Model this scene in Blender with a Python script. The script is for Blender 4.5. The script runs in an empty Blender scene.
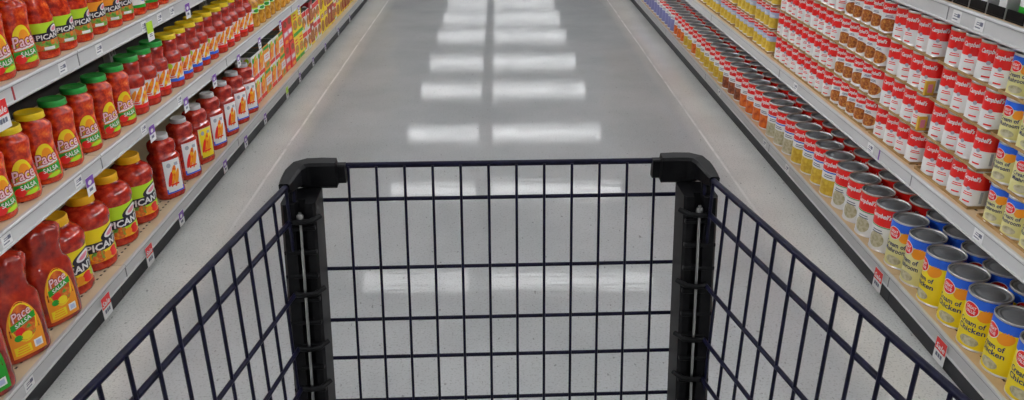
import bpy, math, random
from mathutils import Matrix, Vector
random.seed(7)
PI = math.pi
SC = bpy.context.scene
COL = SC.collection

# ------------------------------------------------------------------ materials
MATS = {}
def mat(name, col, rough=.5, metal=0., spec=.5, coat=0., emit=None, estr=0.):
    if name in MATS: return MATS[name]
    m = bpy.data.materials.new(name); m.use_nodes = True
    b = m.node_tree.nodes['Principled BSDF']
    b.inputs['Base Color'].default_value = (*col, 1)
    b.inputs['Roughness'].default_value = rough
    b.inputs['Metallic'].default_value = metal
    b.inputs['Specular IOR Level'].default_value = spec
    b.inputs['Coat Weight'].default_value = coat
    b.inputs['Coat Roughness'].default_value = .08
    if emit:
        b.inputs['Emission Color'].default_value = (*emit, 1)
        b.inputs['Emission Strength'].default_value = estr
    MATS[name] = m
    return m
def noisy(name, stops, scale=20., rough=.4, metal=0., spec=.5, coat=0., detail=4., bump=0., stretch=(1,1,1), coord='Object', nrough=.55, vor=False, bscale=None):
    """Principled whose colour runs through a ramp over a noise texture."""
    if name in MATS: return MATS[name]
    m = mat(name, stops[0][1], rough, metal, spec, coat)
    nt = m.node_tree; N = nt.nodes; L = nt.links
    b = N['Principled BSDF']
    tc = N.new('ShaderNodeTexCoord'); mp = N.new('ShaderNodeMapping')
    mp.inputs['Scale'].default_value = stretch
    L.new(tc.outputs[coord], mp.inputs['Vector'])
    if vor:
        n = N.new('ShaderNodeTexVoronoi'); n.inputs['Scale'].default_value = scale
        out = n.outputs['Distance']
    else:
        n = N.new('ShaderNodeTexNoise'); n.inputs['Scale'].default_value = scale
        n.inputs['Detail'].default_value = detail; n.inputs['Roughness'].default_value = nrough
        out = n.outputs['Fac']
    L.new(mp.outputs['Vector'], n.inputs['Vector'])
    r = N.new('ShaderNodeValToRGB')
    while len(r.color_ramp.elements) > 1: r.color_ramp.elements.remove(r.color_ramp.elements[-1])
    r.color_ramp.elements[0].position = stops[0][0]; r.color_ramp.elements[0].color = (*stops[0][1], 1)
    for p, c in stops[1:]:
        e = r.color_ramp.elements.new(p); e.color = (*c, 1)
    L.new(out, r.inputs['Fac']); L.new(r.outputs['Color'], b.inputs['Base Color'])
    if bump:
        bp = N.new('ShaderNodeBump'); bp.inputs['Strength'].default_value = bump; bp.inputs['Distance'].default_value = .002
        L.new(out, bp.inputs['Height']); L.new(bp.outputs['Normal'], b.inputs['Normal'])
    return m

salsa = noisy('salsa_in_glass', [(.32,(.24,.007,.002)),(.5,(.62,.028,.005)),(.66,(.90,.11,.012)),(.78,(.98,.28,.04))], 60, .15, spec=.5, coat=.3)
salsa_dark = noisy('dark_salsa_in_glass', [(.3,(.17,.005,.003)),(.5,(.46,.018,.008)),(.7,(.72,.055,.016))], 45, .13, spec=.5, coat=.35)
salsa_jug_m = noisy('smooth_salsa_in_plastic', [(.3,(.14,.005,.003)),(.55,(.40,.020,.007)),(.75,(.62,.06,.016))], 30, .16, spec=.5, coat=.35)
pepper_m = noisy('pickled_peppers', [(.3,(.20,.07,.01)),(.5,(.62,.26,.02)),(.7,(.75,.45,.06))], 45, .2, coat=.5)
food = noisy('pasta_picture', [(.3,(.10,.02,.005)),(.48,(.45,.12,.02)),(.62,(.65,.30,.06)),(.75,(.75,.5,.2))], 90, .45)
veg = noisy('vegetable_picture', [(.3,(.05,.22,.02)),(.45,(.20,.45,.05)),(.52,(.75,.10,.02)),(.7,(.85,.38,.03))], 60, .4)
chili = noisy('chili_picture', [(.36,(.75,.04,.01)),(.5,(.95,.28,.005)),(.62,(.98,.62,.01))], 50, .4)
soup_pic = noisy('soup_picture', [(.3,(.30,.27,.13)),(.5,(.55,.50,.33)),(.7,(.68,.63,.47))], 60, .45)
tomato_pic = noisy('tomato_picture', [(.35,(.55,.06,.01)),(.6,(.85,.20,.02))], 40, .45)
brown_pic = noisy('stew_picture', [(.35,(.16,.03,.01)),(.6,(.42,.12,.04))], 50, .45)
gold_pic = noisy('broth_picture', [(.35,(.60,.36,.02)),(.6,(.78,.56,.06))], 50, .45)
W = mat('paper_white', (.84,.84,.84), .45); CR = mat('paper_cream', (.72,.66,.42), .45)
RED = mat('label_red', (.86,.012,.010), .38, coat=.2); DRED = mat('label_deep_red', (.38,.01,.015), .4)
YEL = mat('label_yellow', (.95,.74,.01), .4); ORG = mat('label_orange', (.95,.33,.01), .4)
LIME = mat('label_lime', (.52,.80,.02), .4); GRN = mat('label_green', (.015,.36,.02), .4)
BLK = mat('label_black', (.015,.012,.03), .4); BLU = mat('label_blue', (.02,.14,.75), .4)
NAVY = mat('label_navy', (.02,.03,.15), .4); PBLUE = mat('label_pale_blue', (.45,.52,.72), .45)
LILAC = mat('label_lilac', (.25,.26,.55), .45); PINKW = mat('label_pale_pink', (.90,.62,.66), .45); PINK = mat('label_pink', (.80,.25,.35), .4)
PURP = mat('label_purple', (.20,.06,.42), .4); GRY = mat('print_grey', (.16,.17,.24), .5)
LGRY = mat('print_light_grey', (.40,.42,.48), .5); SWH = mat('label_butter', (.76,.70,.30), .42)
lid_green = noisy('green_lid_paint', [(.4,(.012,.26,.04)),(.6,(.03,.46,.07))], 14, .28, coat=.3)
lid_yellow = noisy('yellow_lid_paint', [(.4,(.86,.58,.008)),(.6,(.95,.70,.01))], 14, .3, coat=.3)
lid_orange = mat('orange_yellow_lid_plastic', (.95,.50,.008), .35); lid_white = mat('white_lid_plastic', (.62,.62,.64), .35)
tin = noisy('tinned_steel', [(.4,(.75,.75,.76)),(.6,(.88,.88,.88))], 30, .35, metal=.8)
tin_lid = noisy('can_lid_steel', [(.4,(.26,.28,.31)),(.6,(.36,.38,.42))], 12, .34, metal=.5)
gold = mat('gold_foil', (.65,.48,.18), .35, metal=.6)
rail_m = noisy('rail_grey_plastic', [(.35,(.55,.55,.555)),(.65,(.62,.62,.62))], 6, .42, stretch=(1,.4,3))
rail_edge = mat('rail_groove', (.22,.22,.23), .5)
deck_m = noisy('cream_shelf_paint', [(.3,(.66,.55,.36)),(.6,(.74,.63,.43))], 8, .45)
deck_hole = mat('perforation', (.05,.04,.03), .8)
deck_r = noisy('tan_shelf_paint', [(.3,(.58,.40,.22)),(.6,(.66,.47,.28))], 8, .45)
kick_m = noisy('black_kick_plate_paint', [(.35,(.012,.012,.018)),(.7,(.035,.035,.045))], 5, .45)
back_m = mat('shelf_back_paint', (.025,.022,.020), .8); upr_m = mat('upright_paint', (.30,.30,.30), .5)
card = noisy('cardboard', [(.35,(.34,.20,.08)),(.65,(.46,.29,.12))], 40, .8)
card_y = mat('printed_tray_yellow', (.78,.48,.05), .5)
cartw = noisy('cart_wire_coating', [(.35,(.003,.003,.012)),(.7,(.007,.007,.030))], 120, .40, spec=.16, bump=.15)
blackp = noisy('black_moulded_plastic', [(.35,(.003,.003,.004)),(.7,(.009,.009,.010))], 40, .45, spec=.14)
chrome = mat('worn_steel_rod', (.28,.28,.28), .3, metal=1.)
rubber = mat('grey_rubber', (.10,.10,.11), .7)
LAMP = mat('fluorescent_diffuser', (.9,.9,.9), .5, emit=(.97,.985,1.), estr=4.2)
LAMP_FILL = mat('fill_diffuser', (.9,.9,.9), .5, emit=(.985,.99,1.), estr=18.)  # strong emission for the added fill strips only
house_m = mat('fixture_white_enamel', (.75,.75,.75), .4)
ceil_m = noisy('ceiling_grey_paint', [(.35,(.42,.43,.45)),(.65,(.50,.51,.53))], 1.5, .8)
wall_m = noisy('wall_paint', [(.35,(.50,.50,.48)),(.65,(.56,.56,.54))], 2., .7)

def floor_material():
    m = bpy.data.materials.new('waxed_vinyl_tile'); m.use_nodes = True
    nt = m.node_tree; N = nt.nodes; L = nt.links; b = N['Principled BSDF']
    tc = N.new('ShaderNodeTexCoord'); sx = N.new('ShaderNodeSeparateXYZ'); L.new(tc.outputs['Object'], sx.inputs[0])
    def math_(op, a, c=None, d=None, clamp=False):
        n = N.new('ShaderNodeMath'); n.operation = op; n.use_clamp = clamp
        for i, v in enumerate((a, c, d)):
            if v is None: continue
            if isinstance(v, (int, float)): n.inputs[i].default_value = v
            else: L.new(v, n.inputs[i])
        return n.outputs[0]
    def noise(scale, detail=3., sc=(1,1,1), r=.55):
        mp = N.new('ShaderNodeMapping'); mp.inputs['Scale'].default_value = sc; L.new(tc.outputs['Object'], mp.inputs[0])
        n = N.new('ShaderNodeTexNoise'); n.inputs['Scale'].default_value = scale; n.inputs['Detail'].default_value = detail
        n.inputs['Roughness'].default_value = r; L.new(mp.outputs[0], n.inputs['Vector']); return n.outputs['Fac']
    def ramp(f, *st):
        r = N.new('ShaderNodeValToRGB')
        while len(r.color_ramp.elements) > 1: r.color_ramp.elements.remove(r.color_ramp.elements[-1])
        r.color_ramp.elements[0].position = st[0][0]; r.color_ramp.elements[0].color = (*st[0][1], 1)
        for p, c in st[1:]:
            e = r.color_ramp.elements.new(p); e.color = (*c, 1)
        L.new(f, r.inputs['Fac']); return r.outputs['Color']
    def mix(f, a, c):
        n = N.new('ShaderNodeMix'); n.data_type = 'RGBA'
        L.new(f, n.inputs['Factor'])
        for s, v in (('A', a), ('B', c)):
            i = [q for q in n.inputs if q.name == s and q.type == 'RGBA'][0]
            if isinstance(v, tuple): i.default_value = (*v, 1)
            else: L.new(v, i)
        return [o for o in n.outputs if o.type == 'RGBA'][0]
    ax = math_('ABSOLUTE', sx.outputs[0])
    wob = math_('MULTIPLY_ADD', noise(2.2, 3), .012, -.006)
    ax = math_('ADD', ax, wob)
    # lighter margins beside the shelves and a greyer, bluer lane between the white lines
    lane = math_('MULTIPLY', math_('SUBTRACT', 1.06, ax), 9., clamp=True)
    base = ramp(noise(3.0, 5), (.35,(.72,.725,.70)), (.65,(.82,.825,.80)))
    lanec = ramp(noise(2.0, 5), (.35,(.49,.51,.525)), (.65,(.58,.595,.61)))
    c = mix(lane, base, lanec)
    # chips in the vinyl
    chips = ramp(noise(150, 2, (1,1,1)), (.54,(0,0,0)), (.68,(1,1,1)))
    c = mix(math_('MULTIPLY', chips, .38), c, (.20,.20,.19))
    chips2 = ramp(noise(75, 1, (1,.5,1)), (.72,(0,0,0)), (.75,(1,1,1)))
    c = mix(math_('MULTIPLY', chips2, .5), c, (.13,.13,.12))
    lights = ramp(noise(85, 2), (.62,(0,0,0)), (.74,(1,1,1)))
    c = mix(math_('MULTIPLY', lights, .25), c, (.78,.78,.76))
    # broken white lines along both edges of the lane
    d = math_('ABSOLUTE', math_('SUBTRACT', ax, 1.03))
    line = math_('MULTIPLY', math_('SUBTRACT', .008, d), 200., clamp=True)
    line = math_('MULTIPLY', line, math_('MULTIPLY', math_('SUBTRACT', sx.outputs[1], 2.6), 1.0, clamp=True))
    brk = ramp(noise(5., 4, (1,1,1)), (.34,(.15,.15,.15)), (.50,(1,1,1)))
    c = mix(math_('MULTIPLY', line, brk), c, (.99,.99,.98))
    L.new(c, b.inputs['Base Color'])
    r = math_('MULTIPLY_ADD', noise(7., 4, (1,1.6,1)), .07, .0)
    L.new(r, b.inputs['Roughness'])
    b.inputs['Specular IOR Level'].default_value = .14
    bp = N.new('ShaderNodeBump'); bp.inputs['Strength'].default_value = .075; bp.inputs['Distance'].default_value = .002
    h = math_('ADD', math_('MULTIPLY', noise(1., 3, (2.5,55.,1)), 1.1), noise(14., 3, (.35,1.,1)))
    L.new(h, bp.inputs['Height']); L.new(bp.outputs[0], b.inputs['Normal'])
    return m
floor_m = floor_material()

# ------------------------------------------------------------------ mesh helpers
class MB:
    def __init__(s): s.v = []; s.f = []; s.m = []; s.mats = []; s.sm = []
    def mi(s, m):
        if m not in s.mats: s.mats.append(m)
        return s.mats.index(m)
    def add(s, vs, fs, m, smooth=False):
        o = len(s.v); s.v += [tuple(p) for p in vs]; k = s.mi(m)
        for f in fs: s.f.append(tuple(i+o for i in f)); s.m.append(k); s.sm.append(smooth)
    def box(s, x0, x1, y0, y1, z0, z1, m, bev=0.):
        if bev > 0:
            b = bev; vs = []
            for z, e in ((z0, b), (z0+b, 0), (z1-b, 0), (z1, b)):
                vs += [(x0+e+b*(e==0)*0, y0+e, z), (x1-e, y0+e, z), (x1-e, y1-e, z), (x0+e, y1-e, z)]
            # chamfer all vertical corners too
            vs = []
            for z, e in ((z0, b), (z0+b, 0), (z1-b, 0), (z1, b)):
                X0, X1, Y0, Y1 = x0+e, x1-e, y0+e, y1-e
                vs += [(X0+b,Y0,z),(X1-b,Y0,z),(X1,Y0+b,z),(X1,Y1-b,z),(X1-b,Y1,z),(X0+b,Y1,z),(X0,Y1-b,z),(X0,Y0+b,z)]
            fs = [tuple(reversed(range(8))), tuple(range(24, 32))]
            for k in range(3):
                for i in range(8):
                    j = (i+1) % 8; fs.append((k*8+i, k*8+j, k*8+8+j, k*8+8+i))
            s.add(vs, fs, m); return
        vs = [(x0,y0,z0),(x1,y0,z0),(x1,y1,z0),(x0,y1,z0),(x0,y0,z1),(x1,y0,z1),(x1,y1,z1),(x0,y1,z1)]
        s.add(vs, [(3,2,1,0),(4,5,6,7),(0,1,5,4),(1,2,6,5),(2,3,7,6),(3,0,4,7)], m)
    def lathe(s, prof, m, seg=28, sec=None, cx=0, cy=0, cap=True, flute=None):
        vs = []
        for r, z in prof:
            for i in range(seg):
                a = 2*PI*i/seg; k = r*(sec(a) if sec else 1.)
                if flute and z > flute[0]: k *= 1+flute[1]*math.cos(flute[2]*a)
                vs.append((cx+k*math.cos(a), cy+k*math.sin(a), z))
        fs = []
        for k in range(len(prof)-1):
            for i in range(seg):
                j = (i+1) % seg; fs.append((k*seg+i, k*seg+j, (k+1)*seg+j, (k+1)*seg+i))
        s.add(vs, fs, m, True)
        if cap:
            n = len(prof)
            s.add(vs[:seg], [tuple(reversed(range(seg)))], m)
            s.add(vs[(n-1)*seg:], [tuple(range(seg))], m)
    def tube(s, pts, r, m, seg=8, closed=False):
        P = [Vector(p) for p in pts]; n = len(P); vs = []
        T0 = None
        for i, p in enumerate(P):
            a = P[i-1] if (i > 0 or closed) else p; b = P[(i+1) % n] if (i < n-1 or closed) else p
            t = (b-a).normalized()
            if T0 is None:
                u = t.cross(Vector((0,0,1)));
                if u.length < 1e-3: u = t.cross(Vector((1,0,0)))
                u.normalize()
            else:
                u = (u - t*u.dot(t)).normalized()
            T0 = t; w = t.cross(u)
            for k in range(seg):
                q = 2*PI*k/seg; vs.append(p+u*(r*math.cos(q))+w*(r*math.sin(q)))
        fs = []
        for i in range(n if closed else n-1):
            j = (i+1) % n
            for k in range(seg):
                l = (k+1) % seg; fs.append((i*seg+k, i*seg+l, j*seg+l, j*seg+k))
        s.add(vs, fs, m, True)
        if not closed:
            s.add(vs[:seg], [tuple(reversed(range(seg)))], m); s.add(vs[-seg:], [tuple(range(seg))], m)
    def sweep(s, prof, pts_len, m):  # prof: list of (x,z) polygon; swept along y from 0 to L
        y0, y1 = pts_len; n = len(prof)
        vs = [(x, y0, z) for x, z in prof]+[(x, y1, z) for x, z in prof]
        fs = [(i, (i+1) % n, n+(i+1) % n, n+i) for i in range(n)]+[tuple(range(n)), tuple(reversed(range(n, 2*n)))]
        s.add(vs, fs, m)
    def mesh(s, name):
        me = bpy.data.meshes.new(name); me.from_pydata(s.v, [], s.f)
        for m in s.mats: me.materials.append(m)
        me.polygons.foreach_set('material_index', s.m); me.polygons.foreach_set('use_smooth', s.sm)
        me.update(); return me
    def fixn(s, me):
        import bmesh
        b = bmesh.new(); b.from_mesh(me); bmesh.ops.recalc_face_normals(b, faces=b.faces); b.to_mesh(me); b.free()
    def build(s, name, parent=None, loc=(0,0,0), rz=0., fix=True):
        me = s.mesh(name)
        if fix: s.fixn(me)
        o = bpy.data.objects.new(name, me); COL.objects.link(o); o.parent = parent; o.location = loc; o.rotation_euler = (0,0,rz)
        return o

TXT = {}
def text_mesh(t, bold=0.):
    key = (t, bold)
    if key in TXT: return TXT[key]
    cu = bpy.data.curves.new('lettering', 'FONT'); cu.body = t; cu.size = 1.; cu.align_x = 'CENTER'; cu.align_y = 'CENTER'; cu.resolution_u = 2
    cu.offset = bold
    ob = bpy.data.objects.new('lettering', cu); COL.objects.link(ob)
    bpy.context.view_layer.update()
    me = ob.evaluated_get(bpy.context.evaluated_depsgraph_get()).to_mesh()
    vs = [tuple(v.co) for v in me.vertices]; fs = [tuple(p.vertices) for p in me.polygons]
    ob.to_mesh_clear() if False else None
    bpy.data.objects.remove(ob); bpy.data.curves.remove(cu)
    x0 = min(v[0] for v in vs); x1 = max(v[0] for v in vs); y0 = min(v[1] for v in vs); y1 = max(v[1] for v in vs)
    vs = [((v[0]-(x0+x1)/2)/(x1-x0), (v[1]-(y0+y1)/2)/(y1-y0)) for v in vs]
    TXT[key] = (vs, fs); return TXT[key]

class Wrap:
    """Print laid on a curved (R(angle, z)) or flat (R None, plane x = d) surface; u runs to the reader's right, v up."""
    def __init__(s, R=None, r0=1., d=0., step=.007): s.b = MB(); s.R = R; s.r0 = r0; s.d = d; s.step = step if R else .5
    def P(s, u, v, l):
        e = .0004+.00035*l
        if s.R is None: return (s.d+e, u, v)
        a = u/s.r0; r = s.R(a, v)+e
        return (r*math.cos(a), r*math.sin(a), v)
    def grid(s, f, nu, nv, m, l):
        vs = [s.P(*f(i/nu, j/nv), l) for j in range(nv+1) for i in range(nu+1)]
        fs = [(j*(nu+1)+i, j*(nu+1)+i+1, (j+1)*(nu+1)+i+1, (j+1)*(nu+1)+i) for j in range(nv) for i in range(nu)]
        s.b.add(vs, fs, m, s.R is not None)
    def rect(s, u0, v0, u1, v1, m, l=0, slant=0., nv=None):
        nu = max(1, int(abs(u1-u0)/s.step)); nv = nv or max(1, int(abs(v1-v0)/.02)) if s.R else 1
        s.grid(lambda a, b: (u0+(u1-u0)*a, v0+(v1-v0)*b+slant*(a-.5)), nu, nv, m, l)
    def oval(s, u, v, a, b, m, l=0, rot=0., t0=0., t1=2*PI):
        n = 18
        def f(p, q):
            t = t0+(t1-t0)*p; x, y = a*q*math.cos(t), b*q*math.sin(t)
            return (u+x*math.cos(rot)-y*math.sin(rot), v+x*math.sin(rot)+y*math.cos(rot))
        s.grid(f, n, 3, m, l)
    def text(s, t, u, v, w, h, m, l=2, shear=0., rot=0., bold=0., arch=0.):
        vs, fs = text_mesh(t, bold); out = []
        for x, y in vs:
            X = x*w+y*h*shear; Y = y*h+arch*(1-4*x*x)
            out.append(s.P(u+X*math.cos(rot)-Y*math.sin(rot), v+X*math.sin(rot)+Y*math.cos(rot), l))
        s.b.add(out, fs, m)
    def lines(s, u, v, w, h, n, m, l=2, rot=0.):
        for k in range(n):
            ww = w*(.75+.25*((k*37) % 3)/2); y = v-h*k
            s.rect(u-ww/2, y, u+ww/2, y+h*.45, m, l)
    def build(s, name, parent): return s.b.build(name, parent, fix=False)

def prop(o, label=None, cat=None, group=None, kind=None):
    for k, v in (('label', label), ('category', cat), ('group', group), ('kind', kind)):
        if v: o[k] = v
    return o
def empty(name, loc=(0,0,0), rz=0.):
    o = bpy.data.objects.new(name, None); COL.objects.link(o); o.location = loc; o.rotation_euler = (0,0,rz); o.empty_display_size = .05; return o
def dup(o, parent=None):
    c = o.copy(); COL.objects.link(c)
    if parent is not None: c.parent = parent
    for ch in KIDS.get(o.name, []): dup(ch, c)
    return c
KIDS = {}
USED = set()
def register(o):
    KIDS[o.name] = list(o.children)
    for c in o.children: KIDS[c.name] = list(c.children)
    return o
def place(proto, loc, rz, label, group, scale=1.):
    if proto.name in USED: o = dup(proto)
    else: USED.add(proto.name); o = proto
    o.location = loc; o.rotation_euler = (0,0,rz); o.scale = (scale,)*3
    prop(o, label, proto['category'], group); return o
ORD = ['nearest','second','third','fourth','fifth','sixth','seventh','eighth','ninth','tenth','eleventh','twelfth','thirteenth','fourteenth','fifteenth',
       'sixteenth','seventeenth','eighteenth','nineteenth','twentieth','twenty-first','twenty-second','twenty-third','twenty-fourth','twenty-fifth','twenty-sixth','twenty-seventh','twenty-eighth','twenty-ninth','thirtieth']

# ------------------------------------------------------------------ camera
H = 1.35; F = 800.; pitch = math.atan(357/F); yaw = math.atan(15*math.cos(pitch)/F)
cam = bpy.data.objects.new('camera', bpy.data.cameras.new('camera')); COL.objects.link(cam)
cam.data.sensor_width = 36.; cam.data.lens = 36*F/1024; cam.data.clip_start = .02; cam.data.clip_end = 200
cam.location = (0,0,H); cam.rotation_euler = (PI/2-pitch, 0, -yaw); SC.camera = cam
_cy, _sy, _cp, _sp = math.cos(yaw), math.sin(yaw), math.cos(pitch), math.sin(pitch)
def py_of(x, y, z):   # picture row of a point, used only to leave out repeats far outside the frame
    fwd = x*_sy*_cp+y*_cy*_cp-(z-H)*_sp; up = x*_sy*_sp+y*_cy*_sp+(z-H)*_cp
    return 200-F*up/fwd
def in_view(x, y, z): return py_of(x, y, z) > -25

# ------------------------------------------------------------------ room
def plane(name, vs, m):
    b = MB(); b.add(vs, [(0,1,2,3)], m); o = b.build(name, fix=False); o['kind'] = 'structure'; return o
b = MB(); b.box(-9,9,-6,34,-.1,0,floor_m); o = b.build('floor'); o['kind'] = 'structure'
b = MB(); b.box(-9,9,-6,34,4.9,5.0,ceil_m); o = b.build('ceiling'); o['kind'] = 'structure'
for n, (x0,x1,y0,y1) in {'wall_left':(-9.1,-9,-6,34),'wall_right':(9,9.1,-6,34),'wall_back':(-9.1,9.1,34,34.1),'wall_front':(-9.1,9.1,-6.1,-6)}.items():
    b = MB(); b.box(x0,x1,y0,y1,0,4.9,wall_m); o = b.build(n); o['kind'] = 'structure'

# ceiling lights: rows of fluorescent fixtures hung across the aisle
def make_lamp():
    r = empty('ceiling_light')
    for k, (x0, x1) in enumerate(((-1.93,-.44),(-.14,2.17))):
        b = MB(); b.box(x0-.02,x1+.02,-.21,.21,.0,.09,house_m,.01); b.build('housing', r)
        b = MB(); b.box(x0,x1,-.17,.17,-.02,.0,LAMP,.005); b.build('diffuser', r)
    b = MB()
    for x in (-1.6,-.7,.3,1.8): b.tube([(x,0,.09),(x,0,.585)], .006, chrome, 6)
    b.build('hanger_rod', r)
    r['category'] = 'ceiling light'; return register(r)
lamp = make_lamp()
rows = [-2.7+3.15*k for k in range(11)]+[31.4]
rows = [-2.75, .4, 3.55, 6.7, 9.88, 13.1, 16.17, 19.42, 22.23, 25.56, 28.45, 31.36]
for k, y in enumerate(rows):
    place(lamp, (0,y,4.315), 0, 'long white fluorescent ceiling fixture across the aisle, %s row from behind the cart' % ORD[k].replace('nearest','first'), 'fluorescent fixtures over the aisle')
def make_fill_lamp():  # unseen strips added at both sides to brighten the shelf fronts
    r = empty('fill_strip_light')
    b = MB(); b.box(-1.34,1.34,-.31,.31,.0,.09,house_m,.01); b.build('housing', r)
    b = MB(); b.box(-1.32,1.32,-.28,.28,-.02,.0,LAMP_FILL,.005); b.build('diffuser', r)
    b = MB()
    for x in (-.9,.9): b.tube([(x,0,.09),(x,0,.585)], .006, chrome, 6)
    b.build('hanger_rod', r)
    r['category'] = 'ceiling light'; return register(r)
fill_lamp = make_fill_lamp()
for sgn, nm in ((-1,'left'),(1,'right')):
    for k in range(6):
        place(fill_lamp, (sgn*5.6, -1.2+3.15*k, 4.315), PI/2, 'added fill strip light out of view on the %s, %s from the front wall' % (nm, ORD[k].replace('nearest','first')), 'added fill strip lights out of view')

# ------------------------------------------------------------------ shelving
def shelving(side, seams, decks, lipx, kickx, dm, height=1.95):
    """side -1 left / 1 right; built in a local frame whose +x faces the aisle, then turned."""
    out = []
    for k in range(len(seams)-1):
        y0, y1 = seams[k], seams[k+1]; Ln = y1-y0
        r = empty('shelving_unit', (side*(lipx), (y0+y1)/2, 0), 0 if side < 0 else PI)
        h = Ln/2-.001; depth = .52
        b = MB(); b.box(-depth-.03,-depth,-h,h,.0,height,back_m); b.build('back_panel', r)
        for s in (-1, 1):
            b = MB(); b.box(-depth,-depth+.03,s*(h-.014)-.014,s*(h-.014)+.014,0,height,upr_m)
            for q in range(int(height/.05)-1): b.box(-depth+.03,-depth+.0304,s*(h-.014)-.004,s*(h-.014)+.004,.05+q*.05,.075+q*.05,deck_hole)
            b.build('upright', r)
        kx = abs(kickx)-abs(lipx)
        b = MB(); b.box(-kx-.015,-kx,-h,h,0,decks[0]-.052,kick_m); b.build('kick_plate', r)
        for q, z in enumerate(decks):
            b = MB()
            d = depth-.005 if q == 0 else (.45 if q < 2 else .43)
            b.box(-d,-.006,-h,h,z-.024,z-.002,dm)
            # rows of small perforations, just proud of the paint
            for px in (.045,.075) if q < 3 else ():
                n = int(Ln/.0254)
                for i in range(n):
                    y = -h+.012+i*.0254
                    b.box(-px-.003,-px+.003,y-.005,y+.005,z-.002,z-.0016,deck_hole)
            if q: # brackets under the shelf
                for s in (-1, 1): b.box(-d,-.03,s*(h-.006)-.0015,s*(h-.006)+.0015,z-.05,z-.024,upr_m)
            sh = b.build('base_deck' if q == 0 else 'shelf', r)
            b = MB()
            # moulded price rail: rolled top lip, sloping face, bottom lip
            pr = [(-.006,z-.051),(.000,z-.0515),(.003,z-.049),(.0035,z-.046),(-.0005,z-.044),(-.0005,z-.011),(.0035,z-.009),(.004,z-.004),(.002,z),(-.006,z)]
            b.sweep(pr, (-h,h), rail_m)
            b.box(.0040,.0043,-h,h,z-.0085,z-.0072,rail_edge)
            b.box(-.0005,.0005,-h+.0005,-h+.004,z-.046,z-.010,rail_edge)
            b.build('price_rail', sh)
        prop(r, None, 'shelving'); out.append(r)
    return out
LS = [1.05+1.22*k for k in range(8)]; RS = [.97+1.22*k for k in range(8)]
LD = [.12,.495,.812,1.14,1.46]; RD = [.108,.455,.952,1.26,1.56]
secn = ['nearest the cart','second from the cart','third from the cart','fourth from the cart','fifth from the cart','sixth from the cart','seventh from the cart']
for k, r in enumerate(shelving(-1, LS, LD, 1.20, 1.225, deck_m)):
    prop(r, 'cream shelving section with grey price rails under the salsa jars, '+secn[k], None, 'shelving sections on the salsa side')
for k, r in enumerate(shelving(1, RS, RD, 1.23, 1.243, deck_r)):
    prop(r, 'tan shelving section with grey price rails under the soup cans, '+secn[k], None, 'shelving sections on the soup side')

# ------------------------------------------------------------------ cans
def interp(prof):
    pr = sorted(((z, r) for r, z in prof))
    def R(v):
        if v <= pr[0][0]: return pr[0][1]
        for (a, ra), (b_, rb) in zip(pr, pr[1:]):
            if a <= v <= b_: return ra if b_ == a else ra+(rb-ra)*(v-a)/(b_-a)
        return pr[-1][1]
    return R
def can(name, r, h, paint, cat='soup can'):
    b = MB()
    b.lathe([(r*.93,0),(r*1.0,.0),(r*1.02,.0015),(r*1.02,.003),(r*.985,.0045),(r*.985,h-.0045),(r*1.02,h-.003),(r*1.02,h-.0005),(r*1.0,h),(r*.95,h-.0005),(r*.94,h-.004)], tin, 32, cap=False)
    b.add([(r*.93*math.cos(2*PI*i/32), r*.93*math.sin(2*PI*i/32), 0) for i in range(32)], [tuple(reversed(range(32)))], tin)
    o = b.build(name)
    b = MB()
    zz = h-.004
    prof = [(r*.94,zz),(r*.90,zz-.001),(r*.84,zz-.001),(r*.82,zz+.0006),(r*.76,zz+.0006),(r*.74,zz-.0006),(r*.62,zz-.0006),(r*.60,zz+.0003),(r*.10,zz+.0003),(r*.004,zz+.0003)]
    b.lathe(prof, tin_lid, 32, cap=False); b.build('can_lid', o)
    w = Wrap(lambda a, v: r*.99, r); w.C = 2*PI*r
    paint(w, r, h); w.build('paper_label', o)
    o['category'] = cat
    return register(o)
def full(w, r, v0, v1, m, l=0): w.rect(-PI*r, v0, PI*r, v1, m, l)

def p_red(w, r, h):
    a, b_ = .006, h-.006; mid = a+(b_-a)*.47
    full(w, r, a, mid, W); full(w, r, mid, b_, RED)
    full(w, r, b_-.0012, b_, gold, 1)
    for u in (0, 2*PI/3*r, -2*PI/3*r):
        w.text("Campbell's", u, mid+(b_-mid)*.58, r*1.5, .017, W, 2, .25, bold=.03)
        w.oval(u+r*.0, mid, .0055, .0055, LGRY, 3)
        w.rect(u-r*.3, a+.005, u+r*.3, a+.009, RED, 2)
        w.lines(u, mid-.013, r*.9, .0055, 2, RED, 2)
    w.rect(r*.95, a+.006, r*1.15, mid-.004, LGRY, 1)
def p_plain(w, r, h):   # white body with green line: soup with food picture at foot
    a, b_ = .006, h-.006; mid = a+(b_-a)*.58
    full(w, r, a, mid, W); full(w, r, mid, b_, RED); full(w, r, b_-.0012, b_, gold, 1)
    for u in (0, 2*PI/3*r, -2*PI/3*r):
        w.text("Campbell's", u, mid+(b_-mid)*.55, r*1.5, .022*h/.16, W, 2, .25, bold=.03)
        w.oval(u, a+.035*h/.16, r*.55, .028*h/.16, soup_pic, 1)
        w.lines(u, mid-.018, r*.9, .008, 2, GRY, 2)
    full(w, r, mid-.004, mid-.001, GRN, 1)
def p_chunky(w, r, h):
    a, b_ = .006, h-.006; mid = a+(b_-a)*.66
    full(w, r, a, mid, W); full(w, r, mid, b_, RED)
    for u in (0, 2*PI/3*r, -2*PI/3*r):
        w.text("Campbell's", u, mid+(b_-mid)*.5, r*1.5, .017, W, 2, .25, bold=.03)
        w.lines(u, mid-.008, r*.9, .004, 2, NAVY, 2)
        w.oval(u, a+.024, r*1.0, .021, food, 2)
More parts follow.
